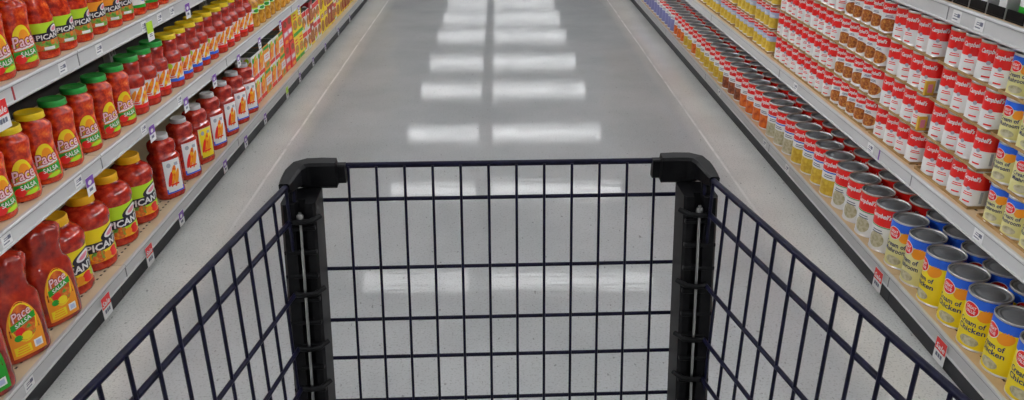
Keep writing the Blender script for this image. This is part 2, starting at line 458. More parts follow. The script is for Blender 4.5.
def picfoot(pic, line=None, top=RED, body=W, frac=.42, tfrac=.66):
    def f(w, r, h):
        a, b_ = .006, h-.006; z1 = a+(b_-a)*frac; z2 = a+(b_-a)*tfrac
        full(w, r, a, z1, pic); full(w, r, z1, z2, body); full(w, r, z2, b_, top)
        full(w, r, b_-.0015, b_, gold, 1)
        if line: full(w, r, z2-.008, z2-.003, line, 1)
        for u in (0, 2*PI/3*r, -2*PI/3*r):
            w.text("Campbell's", u, z2+(b_-z2)*.5, r*1.5, (b_-z2)*.5, W, 2, .25, bold=.03)
            w.lines(u, z1+(z2-z1)*.45, r*.9, (z2-z1)*.22, 2, GRY if body is W else W, 2)
    return f
def p_value(word):
    def f(w, r, h):
        a, b_ = .006, h-.006
        full(w, r, a, b_, YEL if word != 'Mushroom' else SWH, 0)
        full(w, r, b_-(b_-a)*.19, b_, BLU, 2)
        for u in (0, PI*r):
            w.oval(u+r*.62, b_-h*.27, r*.42, h*.11, ORG, 2, .4)
            w.oval(u-r*.18, b_-h*.23, r*.46, h*.135, W, 3); w.oval(u-r*.18, b_-h*.23, r*.42, h*.122, RED, 4)
            w.text('GREAT', u-r*.18, b_-h*.195, r*.58, h*.058, W, 5, bold=.02); w.text('VALUE', u-r*.18, b_-h*.27, r*.58, h*.058, W, 5, bold=.02)
            w.text('Cream of', u, a+h*.46, r*1.45, h*.10, NAVY, 3, bold=.02)
            w.text(word, u+r*.04, a+h*.34, r*1.5, h*.10, NAVY, 3, bold=.02)
            w.oval(u+r*.1, a+h*.13, r*.5, h*.09, soup_pic, 2)
    return f
C_red = can('soup_can', .0345, .1045, p_red)
C_chunky = can('pasta_can', .0345, .1045, p_chunky)
C_noodle = can('noodle_soup_can', .0345, .1045, picfoot(gold_pic, PBLUE, RED, PBLUE, .50, .76))
C_gvs = can('cream_soup_can', .0365, .1050, p_value('Mushroom'))
C_gv1 = can('large_cream_soup_can', .0525, .160, p_value('Chicken'))
C_gv2 = can('large_cream_soup_can', .0525, .160, p_value('Mushroom'))
C_beige = can('large_soup_can', .0525, .160, p_plain)
C_yel = can('large_soup_can', .0525, .160, picfoot(gold_pic, BLU))
C_cream = can('large_soup_can', .0525, .160, picfoot(soup_pic, BLU))
C_tom = can('large_soup_can', .0525, .160, picfoot(tomato_pic))
C_brn = can('large_soup_can', .0525, .160, picfoot(brown_pic))
C_gold = can('large_soup_can', .0525, .160, picfoot(gold_pic))
C_lil = can('large_soup_can', .0525, .160, picfoot(LILAC, None, RED, W, .55, .78))
C_ylw = can('large_soup_can', .0525, .160, picfoot(YEL, None, RED, YEL, .6, .8))

RZ = PI+.55; rowname = ['bottom row','second row up','third row up','top row']
def tray(x0, x1, y0, y1, z, label, group, corner=None, hgt=.008):
    cx, cy = (x0+x1)/2, (y0+y1)/2
    b = MB(); a, c = (x1-x0)/2, (y1-y0)/2
    b.box(-a,a,-c,c,0,.0016,card)
    b.box(-a,-a+.0015,-c,c,.0016,hgt,card); b.box(a-.0015,a,-c,c,.0016,hgt,card)
    b.box(-a+.0015,a-.0015,-c,-c+.0015,.0016,hgt,card); b.box(-a+.0015,a-.0015,c-.0015,c,.0016,hgt,card)
    o = b.build('cardboard_tray', loc=(cx,cy,z)); prop(o, label, 'tray', group)
    if corner:
        b = MB(); b.box(-a,-a+.026,-c-.0012,-c-.0002,.002,corner,card_y); b.box(-a+.006,-a+.020,-c-.0016,-c-.0012,.010,corner-.010,PINK)
        b.box(-a-.0012,-a-.0002,-c-.001,-c+.008,.002,corner,card_y)
        b.build('printed_corner_flap', o)
    return o
def stack(proto, desc, ys, gname, landmark, zx=1.290, traytxt=None, corner=None, step=.1085, drift=0.):
    nc = len(ys); any_ = [False]*4
    for rw in range(4):
        z = RD[1]+rw*step
        off = drift*(rw-3); vis = [i for i, y in enumerate(ys) if in_view(zx, y, z)]
        if not vis: continue
        if traytxt:
            yy = [ys[i]+off for i in vis]; z_ = z-.002+.0001
            tray(zx-.0385, zx+.042, min(yy)-.0375, max(yy)+.0375, z-.0019, '%s, %s' % (traytxt, rowname[rw]), 'cardboard trays between the soup rows', corner if rw in (1,2) else None)
        for i in vis:
            place(proto, (zx+random.uniform(-.002,.002), ys[i]+off, z), (RZ if proto is not C_gvs else RZ-.25)+random.uniform(-.35,.30),
                  '%s, %s, %s column from %s' % (desc, rowname[rw], ORD[i].replace('nearest','first'), landmark), gname)
ys = lambda a, n, s=.0735: [a+s*i for i in range(n)]
stack(C_gvs, 'butter-yellow cream soup can with blue top band', ys(1.584,5,.0765), 'yellow cream soup cans stacked beside the red cans', 'near end', traytxt='cardboard tray edge under the stacked yellow cream soup cans', zx=1.293, drift=.014)
stack(C_red, 'red and white soup can', ys(1.965,4), 'red and white soup cans in the near stack', 'yellow cream soup cans', traytxt='cardboard tray edge under the red soup cans beside the yellow cans')
stack(C_red, 'red-and-white soup can', ys(2.292,4,.0735), 'red and white soup cans beside the pasta cans', 'near printed tray flap', traytxt='cardboard tray with orange corner flap under red soup cans', corner=.045)
stack(C_chunky, 'canned pasta with brown food picture', ys(2.605,5,.0735), 'food picture cans on the middle shelf', 'near red stack', traytxt='cardboard tray edge under the brown picture cans')
stack(C_red, 'white soup can with red top', ys(2.985,9,.0735), 'red and white soup cans beyond the picture cans', 'brown picture cans', traytxt='cardboard tray under red soup cans beyond picture cans')
for g in range(6):
    stack(C_noodle, 'yellow-bottomed soup can', ys(3.70+.315*g,4,.0705), 'yellow bottomed soup cans in trays', 'start of %s yellow tray block' % ORD[g].replace('nearest','first'),
          traytxt='cardboard tray under yellow-bottomed cans, %s block' % ORD[g].replace('nearest','first'))

# large cans on the base shelf, in two rows
def run(proto, desc, ys_, grp, tail, x, z, rz, jx=.003, jr=.25):
    for i, y in enumerate(ys_):
        if in_view(x, y, z): place(proto, (x+random.uniform(-jx,jx), y, z), rz+random.uniform(-jr,jr), '%s, %s %s' % (desc, ORD[i], tail), grp)
XB = 1.300; ZB = RD[0]-.002+.0001
P = .1135
seq = [(C_gv1,'large yellow cream-of-chicken can with blue band','nearest group', 5, 'yellow cream of chicken cans'),
       (C_gv2,'large pale yellow cream-of-mushroom can with blue band','', 2, 'yellow cream of mushroom cans'),
       (C_beige,'large red-topped soup can with beige soup picture','', 4, 'red topped cans with beige picture'),
       (C_yel,'large red-topped soup can with blue line and yellow foot','', 4, 'red topped cans with blue line and yellow foot'),
       (C_cream,'large red-topped soup can with blue line and cream foot','', 3, 'red topped cans with cream foot'),
       (C_tom,'large red-topped soup can with tomato-orange foot','', 4, 'red topped cans with orange foot'),
       (C_brn,'large red-topped soup can with brown foot','', 3, 'red topped cans with brown foot'),
       (C_gold,'large red-topped soup can with golden foot','', 6, 'red topped cans with golden foot'),
       (C_tom,'large orange-footed soup can beyond the golden ones','', 1, 'orange footed cans beyond the golden cans'),
       (C_gold,'large golden-footed can between orange-footed cans','', 2, 'golden footed cans between orange ones'),
       (C_tom,'large orange-footed soup can beside the lilac-footed cans','', 3, 'orange footed cans beside the lilac cans'),
       (C_lil,'large lilac-footed soup can with red top','', 15, 'lilac footed cans at the far end')]
y = 1.695-P
for proto, desc, _, n, grp in seq:
    Y = [y+P*i for i in range(n)]; y += P*n
    run(proto, desc, Y, 'front-row '+grp, 'in front row', XB, ZB, RZ-(.35 if proto in (C_gv1, C_gv2) else 0))
    run(C_ylw if proto is C_lil else proto, desc if proto is not C_lil else 'large all-yellow can with red top', [q+.02 for q in Y], 'second-row '+grp, 'in back row', XB+.118, ZB, RZ, .01, .8)
y = 2.1
for i in range(14):
    place(C_brn, (XB+.24+random.uniform(-.01,.01), 2.0+.16*i, ZB), RZ+random.uniform(-1,1), 'large red-topped can deep in the shadow of the base shelf, %s from the cart' % ORD[i], 'red topped cans deep on the base shelf')

# upper right shelf: black pusher trays with cans
b = MB()
def make_pusher():
    r = empty('pusher_tray')
    b = MB(); b.box(-.20,.0,-.036,.036,0,.004,blackp); b.box(-.004,.0,-.036,.036,.004,.028,blackp,.001); b.build('tray_floor', r)
    b = MB(); b.box(-.20,-.002,.0365,.0385,0,.05,upr_m); b.build('divider', r)
    b = MB(); b.box(-.199,-.19,-.03,.03,.004,.05,blackp,.002); b.build('pusher_paddle', r)
    r['category'] = 'display tray'; return register(r)
push = make_pusher()
def p_top(pic, top):
    def f(w, r, h):
        full(w, r, .006, h*.35, pic); full(w, r, h*.35, h*.7, W); full(w, r, h*.7, h-.006, top)
    return f
C_u1 = can('small_soup_can', .0335, .101, p_top(GRN, DRED)); C_u2 = can('small_soup_can', .0335, .101, p_top(W, RED)); C_u3 = can('small_soup_can', .0335, .101, p_top(DRED, GRN))
for i in range(9):
    yy = 1.60+.082*i
    place(push, (1.25, yy, RD[2]-.0019), PI, 'black pusher tray on the upper soup shelf, %s from the camera' % ORD[i], 'black pusher trays on the upper soup shelf')
    place((C_u1,C_u2,C_u2,C_u3)[i % 4], (1.295, yy, RD[2]+.0022), RZ, '%s can standing in the %s black pusher tray on the upper shelf' % (('white and green','white','plain white','green-topped')[i % 4], ORD[i]), 'cans in pusher trays')

# ------------------------------------------------------------------ jars and bottles
def jar(name, prof, bodym, lid, paint, sec=None, seg=32, flute=None, cat='salsa jar', lidm=None, cap2=None):
    b = MB(); b.lathe(prof, bodym, seg, sec, flute=flute); o = b.build(name)
    lr, z0, z1, lm = lid
    b = MB(); b.lathe([(lr*.97,z0),(lr,z0+.001),(lr,z1-.003),(lr*.97,z1-.0008),(lr*.90,z1),(lr*.86,z1-.0012),(lr*.3,z1-.0008),(lr*.01,z1-.0008)], lm, 28, cap=False)
    b.lathe([(lr*1.02,z0),(lr*1.02,z0+.003)], lm, 28); b.build('lid', o)
    if paint:
        R1 = interp([(r, z) for r, z in prof])
        w = Wrap((lambda a, v: R1(v)*(sec(a) if sec else 1.)), max(r for r, z in prof)*(1 if not sec else 1.)); paint(w); w.build('label', o)
    o['category'] = cat
    return register(o)

# hourglass jar with sun label
hour = [(.038,0),(.044,.002),(.0475,.010),(.0485,.022),(.0480,.045),(.0455,.070),(.0430,.092),(.0425,.105),(.0440,.125),(.0465,.148),(.0470,.156),(.0450,.164),(.038,.171),(.033,.175),(.032,.182)]
def l_pace(w):
    w.oval(0, .066, .031, .050, YEL, 0, 0, 0, PI); w.oval(.004, .080, .016, .024, ORG, 1, 0, 0, PI)
    w.rect(-.034, .020, .034, .069, veg, 0); w.rect(-.034,.020,.034,.030, veg, 1)
    w.rect(-.034, .034, .034, .053, GRN, 1, .010); w.oval(.010,.027,.018,.006, LIME, 3, .2); w.oval(-.020,.030,.013,.012, RED, 2)
    w.rect(-.030,.056,.030,.062,W,1,.010); w.text('Pace', 0, .076, .063, .032, DRED, 3, .2, .14, bold=.07); w.text('Pace', 0, .076, .061, .028, PINKW, 4, .2, .14, bold=.015)
    w.text('SALSA', .003, .044, .042, .013, W, 3, .1, .14, bold=.02)
J_sun_g = jar('salsa_jar', hour, salsa, (.0365,.182,.199,lid_green), l_pace)
J_sun_y = jar('salsa_jar', hour, salsa, (.0365,.182,.199,lid_yellow), l_pace)
# tapering jar with PICANTE label
tap = [(.038,0),(.044,.002),(.047,.008),(.047,.018),(.0455,.022),(.0455,.100),(.047,.105),(.0465,.112),(.042,.135),(.036,.155),(.032,.170),(.031,.182)]
def l_pic(c1, c2):
    def f(w):
        w.rect(-.062,.024,.062,.098, c1, 0); w.rect(-.062,.024,.062,.052, veg, 1); w.rect(-.06,.052,.062,.073,BLK,2,.006)
        w.oval(.008,.078,.024,.013,BLK,2,.3); w.oval(.012,.080,.015,.009,W,3,.3); w.oval(.012,.080,.011,.005,PINK,4,.3)
        w.text('PICANTE',0,.062,.088,.014,W,4,.1,.05,bold=.025); w.rect(-.03,.026,.0,.034,c2,3)
        w.rect(.030,.026,.05,.040,W,3)
    return f
J_pic_g = jar('picante_jar', tap, salsa, (.034,.182,.199,lid_green), l_pic(LIME, W))
J_pic_o = jar('picante_jar', tap, salsa, (.034,.182,.199,lid_green), l_pic(ORG, W))
def l_plain(w):
    w.rect(-.055,.026,.055,.098,W,0); w.oval(0,.066,.022,.020,BLU,1); w.rect(-.014,.061,.014,.070,W,3); w.rect(-.055,.026,.055,.036,GRN,1); w.oval(.02,.045,.015,.010,veg,2)
J_white = jar('salsa_jar', tap, salsa, (.034,.182,.199,lid_yellow), l_plain)
# jar with a waist, chilli label
waist = [(.036,0),(.042,.002),(.0455,.008),(.0460,.020),(.0445,.024),(.0445,.100),(.0460,.104),(.0475,.115),(.0465,.126),(.041,.134),(.0365,.140),(.0360,.146),(.0385,.166),(.0390,.174),(.035,.180),(.034,.184)]
def l_chili(foot, dot, band):
    def f(w):
        w.rect(-.060,.026,.060,.098,W,0); w.rect(-.060,.026,.060,.038,foot,1)
        w.oval(-.010,.068,.0085,.036,chili,1,-.55); w.oval(.013,.064,.0080,.034,chili,2,-.55); w.oval(.033,.068,.0070,.028,chili,1,-.55); w.oval(-.032,.064,.007,.028,ORG,1,-.55)
        if dot: w.oval(-.026,.086,.012,.010,LIME,3)
        w.rect(-.045,.040,-.004,.048,W,3); w.rect(-.040,.042,-.010,.046,RED,4)
        w.rect(-.060,.096,.060,.098,band,2)
    return f
J_ch_g = jar('chili_salsa_jar', waist, salsa_dark, (.0385,.184,.202,lid_green), l_chili(RED, False, RED))
J_ch_y = jar('chili_salsa_jar', waist, salsa_dark, (.0385,.184,.202,lid_yellow), l_chili(BLU, True, RED))
J_ch_y2 = jar('chili_salsa_jar', waist, salsa_dark, (.0385,.184,.202,lid_yellow), l_chili(RED, False, RED))
def l_amber(w):
    w.rect(-.055,.070,.055,.098,LIME,0); w.rect(-.055,.074,.055,.092,W,1); w.oval(0,.083,.022,.008,GRN,2)
J_amb = jar('pepper_jar', waist, pepper_m, (.0385,.184,.202,lid_white), l_amber, cat='pepper jar')
# big PICANTE jar, base shelf
big = [(.058,0),(.067,.003),(.0715,.012),(.072,.022),(.069,.027),(.069,.146),(.072,.152),(.0745,.164),(.0735,.178),(.067,.192),(.055,.203),(.044,.210),(.037,.214),(.036,.222)]
def l_big(c, band=BLK):
    def f(w):
        w.rect(-.10,.030,.10,.144,c,0); w.rect(-.10,.030,.10,.058,chili,1); w.oval(-.04,.052,.024,.020,veg,2); w.oval(.02,.050,.022,.017,RED,3); w.oval(.05,.056,.016,.014,LIME,3); w.oval(-.01,.048,.014,.013,ORG,4)
        w.rect(-.10,.068,.10,.100,band,2,.008); w.oval(.02,.116,.044,.018,band,2,.25); w.oval(.022,.117,.032,.013,W,3,.25); w.oval(.022,.117,.022,.007,PINK,4,.25)
        w.text('PICANTE',.0,.084,.150,.024,W,4,.1,.04,bold=.03); w.rect(.055,.034,.075,.054,W,5)
    return f
J_big_y = jar('large_picante_jar', big, salsa_dark, (.041,.218,.243,lid_orange), l_big(YEL))
J_big_g = jar('large_picante_jar', big, salsa_dark, (.041,.218,.243,lid_orange), l_big(LIME))
# jug with grip neck
def supers(a, b_, n): 
    m = max(a, b_)
    return lambda t: ((abs(math.cos(t))/(a/m))**n+(abs(math.sin(t))/(b_/m))**n)**(-1/n)
jugp = [(.062,0),(.072,.004),(.077,.014),(.078,.030),(.078,.150),(.077,.166),(.071,.180),(.060,.191),(.054,.197),(.052,.203),(.055,.228),(.061,.256),(.0615,.272),(.056,.281),(.040,.290),(.026,.295),(.024,.300)]
def l_jug(foot):
    def f(w):
        w.rect(-.052,.018,.052,.082,foot,0); w.oval(0,.082,.052,.090,foot,0,0,0,PI); w.oval(0,.112,.042,.056,YEL,1)
        w.oval(0,.112,.038,.052,tomato_pic,2); w.text('Pace',0,.138,.064,.030,DRED,4,.2,.2,bold=.07); w.text('Pace',0,.138,.062,.026,PINKW,5,.2,.2,bold=.015)
        w.rect(-.040,.106,.040,.124,GRN,4,.020); w.text('SALSA',.0,.115,.056,.012,W,6,.1,.24,bold=.02)
        w.oval(-.016,.088,.015,.014,RED,4); w.oval(.018,.086,.015,.018,veg,4); w.oval(.0,.074,.018,.012,YEL,5); w.oval(-.026,.074,.012,.009,GRN,5)
        w.rect(.016,.030,.042,.052,W,3); w.rect(.021,.034,.037,.048,PBLUE,4); w.rect(-.045,.026,.006,.050,YEL if foot is ORG else LIME,3)
        w.lines(-.020,.044,.04,.007,3,foot,4)
    return f
jsec = supers(.057,.078,3.0)
jugp = [(r*(.885 if z < .195 else 1.), z) for r, z in jugp]
def jug(foot): return jar('salsa_jug', jugp, salsa_jug_m, (.026,.298,.315,lid_orange), l_jug(foot), sec=jsec, seg=48, flute=(.250,.09,9), cat='salsa jug')
J_jug_o = jug(ORG); J_jug_g = jug(GRN)
# tall sauce bottle with white lid
bot = [(.046,0),(.052,.003),(.0555,.012),(.056,.030),(.0545,.034),(.0545,.152),(.056,.158),(.052,.167),(.045,.174),(.0425,.178),(.045,.184),(.0475,.196),(.0475,.210),(.045,.219),(.037,.226),(.028,.230),(.027,.236)]
bsec = lambda t: supers(.046,.056,3.0)(t)
def l_bot(bg, foot):
    def f(w):
        w.rect(-.040,.024,.040,.154,bg,0); w.rect(-.035,.030,.035,.150,W if bg is not SWH else YEL,1)
        w.rect(-.040,.024,.040,.042,foot,2); w.oval(-.003,.090,.012,.044,chili,2,-.35); w.oval(.014,.080,.009,.036,ORG,3,-.35); w.oval(-.019,.08,.008,.030,RED,3,-.35)
        w.oval(-.018,.134,.010,.009,LGRY,3); w.rect(.010,.128,.028,.140,LGRY,3); w.rect(-.020,.054,.020,.060,RED,4)
    return f
J_bot = jar('sauce_bottle', bot, salsa_dark, (.0300,.232,.249,lid_white), l_bot(W, BLU), sec=bsec, seg=40, cat='sauce bottle')
J_bot_y = jar('sauce_bottle', bot, salsa_dark, (.0300,.232,.249,lid_white), l_bot(SWH, BRN if False else brown_pic), sec=bsec, seg=40, cat='sauce bottle')

LZ = -.52
def lrun(proto, desc, Y, grp, tail, x, z, jr=.18, LZ=-.52):
    for i, y in enumerate(Y):
        if in_view(x, y, z): place(proto, (x+random.uniform(-.003,.003), y, z+.0001), LZ+random.uniform(-jr,jr), ('%s, %s %s' % (desc, ORD[i], tail)), grp)
zb, zm, zu = [d-.002 for d in LD[:3]]
# upper left shelf
lrun(J_sun_g, 'green-lidded hourglass salsa jar on upper left shelf', [1.74,1.86,1.98,2.09], 'hourglass jars on the upper left shelf', 'from the cart', -1.262, zu)
lrun(J_pic_g, 'tapering jar with lime picante label on upper shelf', [2.205,2.305,2.405], 'lime labelled picante jars on the upper shelf', 'from the cart', -1.262, zu, .12, -.12)
lrun(J_pic_o, 'tapering jar with orange picante label on upper shelf', [2.51,2.608,2.706], 'orange labelled picante jars on the upper shelf', 'from the cart', -1.262, zu, .12, -.12)
lrun(J_white, 'salsa jar with white and blue label on upper shelf', [2.81,2.91,3.01,3.11,3.21], 'white labelled jars on the upper shelf', 'from the cart', -1.262, zu, .12, -.12)
# middle left shelf
lrun(J_sun_y, 'yellow-lidded hourglass salsa jar on middle left shelf', [1.60,1.72,1.84,1.962,2.08], 'yellow lidded hourglass jars', 'from the cart', -1.262, zm)
lrun(J_sun_g, 'green-lidded hourglass salsa jar on middle left shelf', [2.20,2.325,2.45,2.573], 'green lidded hourglass jars on the middle shelf', 'from the cart', -1.262, zm)
lrun(J_ch_g, 'green-lidded waisted jar with chili label', [2.69,2.80,2.91], 'green lidded chili label jars', 'from the cart', -1.262, zm)
lrun(J_ch_y, 'yellow-lidded waisted jar with blue-footed chili label', [3.03+.107*i for i in range(5)], 'yellow lidded jars with blue footed label', 'from the cart', -1.262, zm)
lrun(J_ch_y2, 'yellow-lidded waisted jar with red-footed chili label', [3.575+.107*i for i in range(5)], 'yellow lidded jars with red footed label', 'from the cart', -1.262, zm)
lrun(J_amb, 'amber pepper jar with green and white band', [4.12+.107*i for i in range(9)], 'amber pepper jars on the middle shelf', 'from the cart', -1.262, zm)
# base left shelf
lrun(J_jug_g, 'big salsa jug with green-footed label', [1.45,1.615], 'green labelled salsa jugs', 'from the cart', -1.262, zb, .08)
lrun(J_jug_o, 'big salsa jug with orange-footed label', [1.79,1.962], 'orange labelled salsa jugs', 'from the cart', -1.262, zb, .08)
lrun(J_big_y, 'large picante jar with yellow label and orange lid', [2.125,2.285], 'large yellow labelled picante jars', 'from the jugs', -1.300, zb, .12, -.3)
lrun(J_big_g, 'large picante jar with lime label and orange lid', [2.455,2.63], 'large lime labelled picante jars', 'from the jugs', -1.300, zb, .12, -.3)
for i, y in enumerate([2.83,3.02,3.19,3.36,3.54,3.71,3.87]):
    place(J_bot_y if i == 2 else J_bot, (-1.262, y, zb+.0001), LZ+random.uniform(-.1,.1), 'white-lidded red sauce bottle with %s label, %s from the picante jars' % ('yellow' if i == 2 else 'white', ORD[i]), 'white lidded sauce bottles')

# ------------------------------------------------------------------ cartons at the far end of the left base shelf
flap_m = mat('dark_carton_top', (.03,.045,.035), .5)
def carton(name, wy, dx, h, basem, paint):
    b = MB(); b.box(-dx,0,-wy/2,wy/2,0,h,basem,.0015); o = b.build(name)
    b = MB(); b.box(-dx*.5-.001,-dx*.5+.001,-wy/2+.004,wy/2-.004,h,h+.0006,card); b.box(-dx+.002,-.002,-wy/2+.002,wy/2-.002,h,h+.0005,flap_m); b.build('top_flap', o)
    w = Wrap(None, d=0.); w2 = None
    paint(w, wy, h)
    o2 = w.build('printed_front', o)
    # side panel facing down the aisle
    w = Wrap(None, d=0.); paint(w, dx, h); s = w.build('printed_side', o); s.rotation_euler = (0,0,-PI/2); s.location = (-dx/2,-wy/2,0)
    o['category'] = 'food box'; return register(o)
def c_chili(w, wy, h):
    w.rect(-wy/2+.002,.002,wy/2-.002,.022,RED,1); w.oval(-.008,h*.55,wy*.24,h*.40,chili,2,-.4); w.oval(wy*.24,h*.5,wy*.16,h*.34,ORG,3,-.4); w.oval(-wy*.34,h*.45,wy*.09,h*.26,RED,3,-.3)
    w.oval(-wy*.25,h*.8,wy*.16,.014,GRN,3); w.oval(wy*.2,h*.85,wy*.14,.012,LIME,3)
def c_pink(w, wy, h):
    w.rect(-wy/2+.002,h*.35,wy/2-.002,h*.68,W,1); w.lines(0,h*.56,wy*.7,h*.10,2,PINK,3); w.oval(0,h*.18,wy*.4,h*.12,veg,2)
    w.rect(-wy/2+.002,h-.02,wy/2-.002,h-.004,GRN,2)
def c_red(w, wy, h):
    w.rect(-wy/2+.002,h*.30,wy/2-.002,h*.52,PINK,1); w.rect(-wy*.3,h*.34,wy*.3,h*.48,W,2); w.oval(0,h*.78,wy*.3,h*.12,brown_pic,2); w.oval(0,h*.12,wy*.3,h*.07,ORG,2)
def c_yel(w, wy, h):
    w.oval(0,h*.45,wy*.42,h*.20,veg,2); w.rect(-wy/2+.002,.003,wy/2-.002,h*.16,GRN,1); w.lines(0,h*.82,wy*.7,h*.12,2,RED,3)
def c_wht(w, wy, h):
    w.oval(0,h*.42,wy*.46,h*.30,food,2); w.oval(wy*.15,h*.3,wy*.2,h*.14,ORG,3); w.rect(-wy/2+.002,h*.74,wy/2-.002,h-.003,RED,1); w.oval(-wy*.2,h*.2,wy*.16,h*.1,LIME,3)
def c_shell(w, wy, h):
    w.oval(0,h*.35,wy*.44,h*.26,food,2); w.rect(-wy*.35,h*.70,wy*.35,h*.88,DRED,2); w.lines(0,h*.80,wy*.6,h*.08,2,W,4)
def c_dred(w, wy, h):
    w.oval(0,h*.45,wy*.40,h*.30,food,2); w.oval(wy*.1,h*.75,wy*.22,h*.10,W,3); w.rect(-wy/2+.002,.003,wy/2-.002,h*.12,YEL,1)
K = {'chili': carton('chili_mix_box', .105,.07,.125,W,c_chili), 'pink': carton('taco_kit_box', .105,.07,.125,ORG,c_pink), 'red': carton('taco_seasoning_box', .11,.07,.150,RED,c_red),
     'yel': carton('taco_shell_box', .115,.07,.150,YEL,c_yel), 'wht': carton('rice_mix_box', .105,.07,.125,W,c_wht), 'shell': carton('taco_dinner_box', .125,.07,.150,YEL,c_shell), 'dred': carton('bean_mix_box', .11,.07,.140,DRED,c_dred)}
KW = {'chili':.105,'pink':.105,'red':.11,'yel':.115,'wht':.105,'shell':.125,'dred':.11}; KH = {'chili':.125,'pink':.125,'red':.15,'yel':.15,'wht':.125,'shell':.15,'dred':.14}
KD = {'chili':'white box with orange chili picture','pink':'white box with pink lettering band','red':'red box with pink and white band','yel':'yellow box with green foot','wht':'white box with brown food picture and red top','shell':'yellow box with brown taco picture and dark red band','dred':'dark red box with food picture'}
order = ['chili','chili','pink','chili','chili','pink','red','red','yel','yel','wht','wht','dred','wht','wht','shell','shell','dred','dred','wht','shell','shell','dred','dred','dred','shell','shell','dred','dred','dred']
y = 3.965; cnt = {}
for i, k in enumerate(order):
    yc = y+KW[k]/2; y += KW[k]+.004
    for t in range(2):
        if not in_view(-1.22, yc, zb+t*KH[k]): continue
        cnt[(k,t)] = cnt.get((k,t), -1)+1
        place(K[k], (-1.240+random.uniform(-.003,.003), yc, zb+.0001+t*(KH[k]+.0008)), random.uniform(-.03,.03),
              '%s, %s layer, %s of its kind' % (KD[k], ('lower','upper')[t], ORD[cnt[(k,t)]].replace('nearest','first')), 'boxed foods stacked two high on the left base shelf')

# ------------------------------------------------------------------ price tags
def tag_obj(style, side, y, zc, label, w=.034, h=.026, lipx=None):
    """a card clipped to the rail; local +x faces the aisle"""
    b = MB(); lip = 1.20 if side < 0 else 1.23
    r = {'strip':(.042,.030),'red':(.056,.072),'purple':(.048,.056),'green':(.052,.066),'bar':(.007,.036)}[style]
    w, h = r
    base = {'strip':W,'red':W,'purple':W,'green':W,'bar':PURP if side > 0 else DRED}[style]
    b.box(0,.0008,-w/2,w/2,-h/2,h/2,base)
    q = Wrap(None, d=.0006)
    if style == 'strip': q.lines(-.004,.004,w*.5,.005,2,GRY,1); q.rect(w*.1,-.002,w*.4,.008,GRY,1); q.rect(-w*.4,-.009,w*.2,-.006,GRY,1)
    elif style == 'red': q.rect(-w/2+.001,-.002,w/2-.001,h/2-.001,RED,1); q.text('Sale',0,.012,w*.8,.018,W,2,.2,bold=.02); q.rect(-w*.3,-.020,-w*.12,-.008,GRY,2); q.rect(-w*.08,-.020,w*.08,-.008,GRY,2); q.rect(w*.12,-.020,w*.28,-.008,GRY,2)
    elif style == 'purple': q.rect(-w/2+.001,-.001,w/2-.001,h/2-.001,PURP,1); q.oval(-.002,.010,.011,.007,W,2); q.rect(-.012,-.016,.008,-.007,GRY,2)
    elif style == 'green': q.rect(-w/2+.001,-.006,w/2-.001,h/2-.001,LIME,1); q.lines(0,-.012,w*.6,.006,2,GRY,2)
    q2 = MB(); 
    o = b.build('price_tag', loc=(side*(lip-.0038-(.0 if style != 'strip' and style != 'bar' else -.0042)), y, zc), rz=0 if side < 0 else PI)
    q.b.build('tag_print', o, fix=False) if style != 'bar' else None
    prop(o, label, 'price tag', 'price tags on the %s rails' % ('salsa side' if side < 0 else 'soup side'))
    return o
T = lambda style, side, y, z, l: tag_obj(style, side, y, z, l)
T('bar',-1,1.935,.785,'small dark red strip marker on the upper left rail')
for i, yy in enumerate((2.18,2.40,2.734,2.872,2.989)): T('strip',-1,yy,.785,'small white shelf price card on the upper left rail, %s from the cart' % ORD[i])
T('red',-1,1.862,.752,'red and white sale tag hanging from the upper left rail')
T('green',-1,2.767,.760,'lime green shelf tag hanging from the upper left rail')
T('purple',-1,3.133,.760,'purple and white tag hanging from the upper left rail')
for i, yy in enumerate((1.76,2.125,2.585,2.92)): T('strip',-1,yy,.469,'small white shelf price card on the middle left rail, %s from the cart' % ORD[i])
for i, yy in enumerate((2.175,2.635,2.965,3.30,3.645,4.0,4.42,4.87)): T('purple',-1,yy,.436,'purple and white tag hanging from the middle left rail, %s from the cart' % ORD[i])
T('strip',-1,1.69,.094,'small white price card on the base rail below the salsa jugs')
for i, yy in enumerate((2.11,2.44)): T('red',-1,yy,.066,'red and white sale tag on the left base rail, %s from the cart' % ORD[i])
for i, yy in enumerate((2.74,3.27,3.585,3.93)): T('purple',-1,yy,.062,'purple and white tag on the left base rail, %s from the cart' % ORD[i])
T('green',-1,4.40,.062,'lime green tag on the left base rail')
for i, yy in enumerate((4.72,5.1,5.5,6.0,6.5)): T('purple',-1,yy,.062,'small purple tag on the base rail below the food boxes, %s from the cart' % ORD[i])
for i, yy in enumerate((1.845,2.245)): T('red',1,yy,.055,'red and white sale tag on the right base rail, %s from the cart' % ORD[i])
for i, yy in enumerate((3.157,3.474,4.3)): T('strip',1,yy,.082,'small white price card on the right base rail, %s from the cart' % ORD[i])
T('bar',1,2.405,.427,'small purple strip marker on the middle right rail')
for i, yy in enumerate((1.82,2.47,3.2)): T('strip',1,yy,.428,'small white price card on the middle right rail, %s from the cart' % ORD[i])
for i, yy in enumerate((2.03,2.14)): T('strip',1,yy,.925,'small white price card on the upper right rail, %s from the cart' % ORD[i])

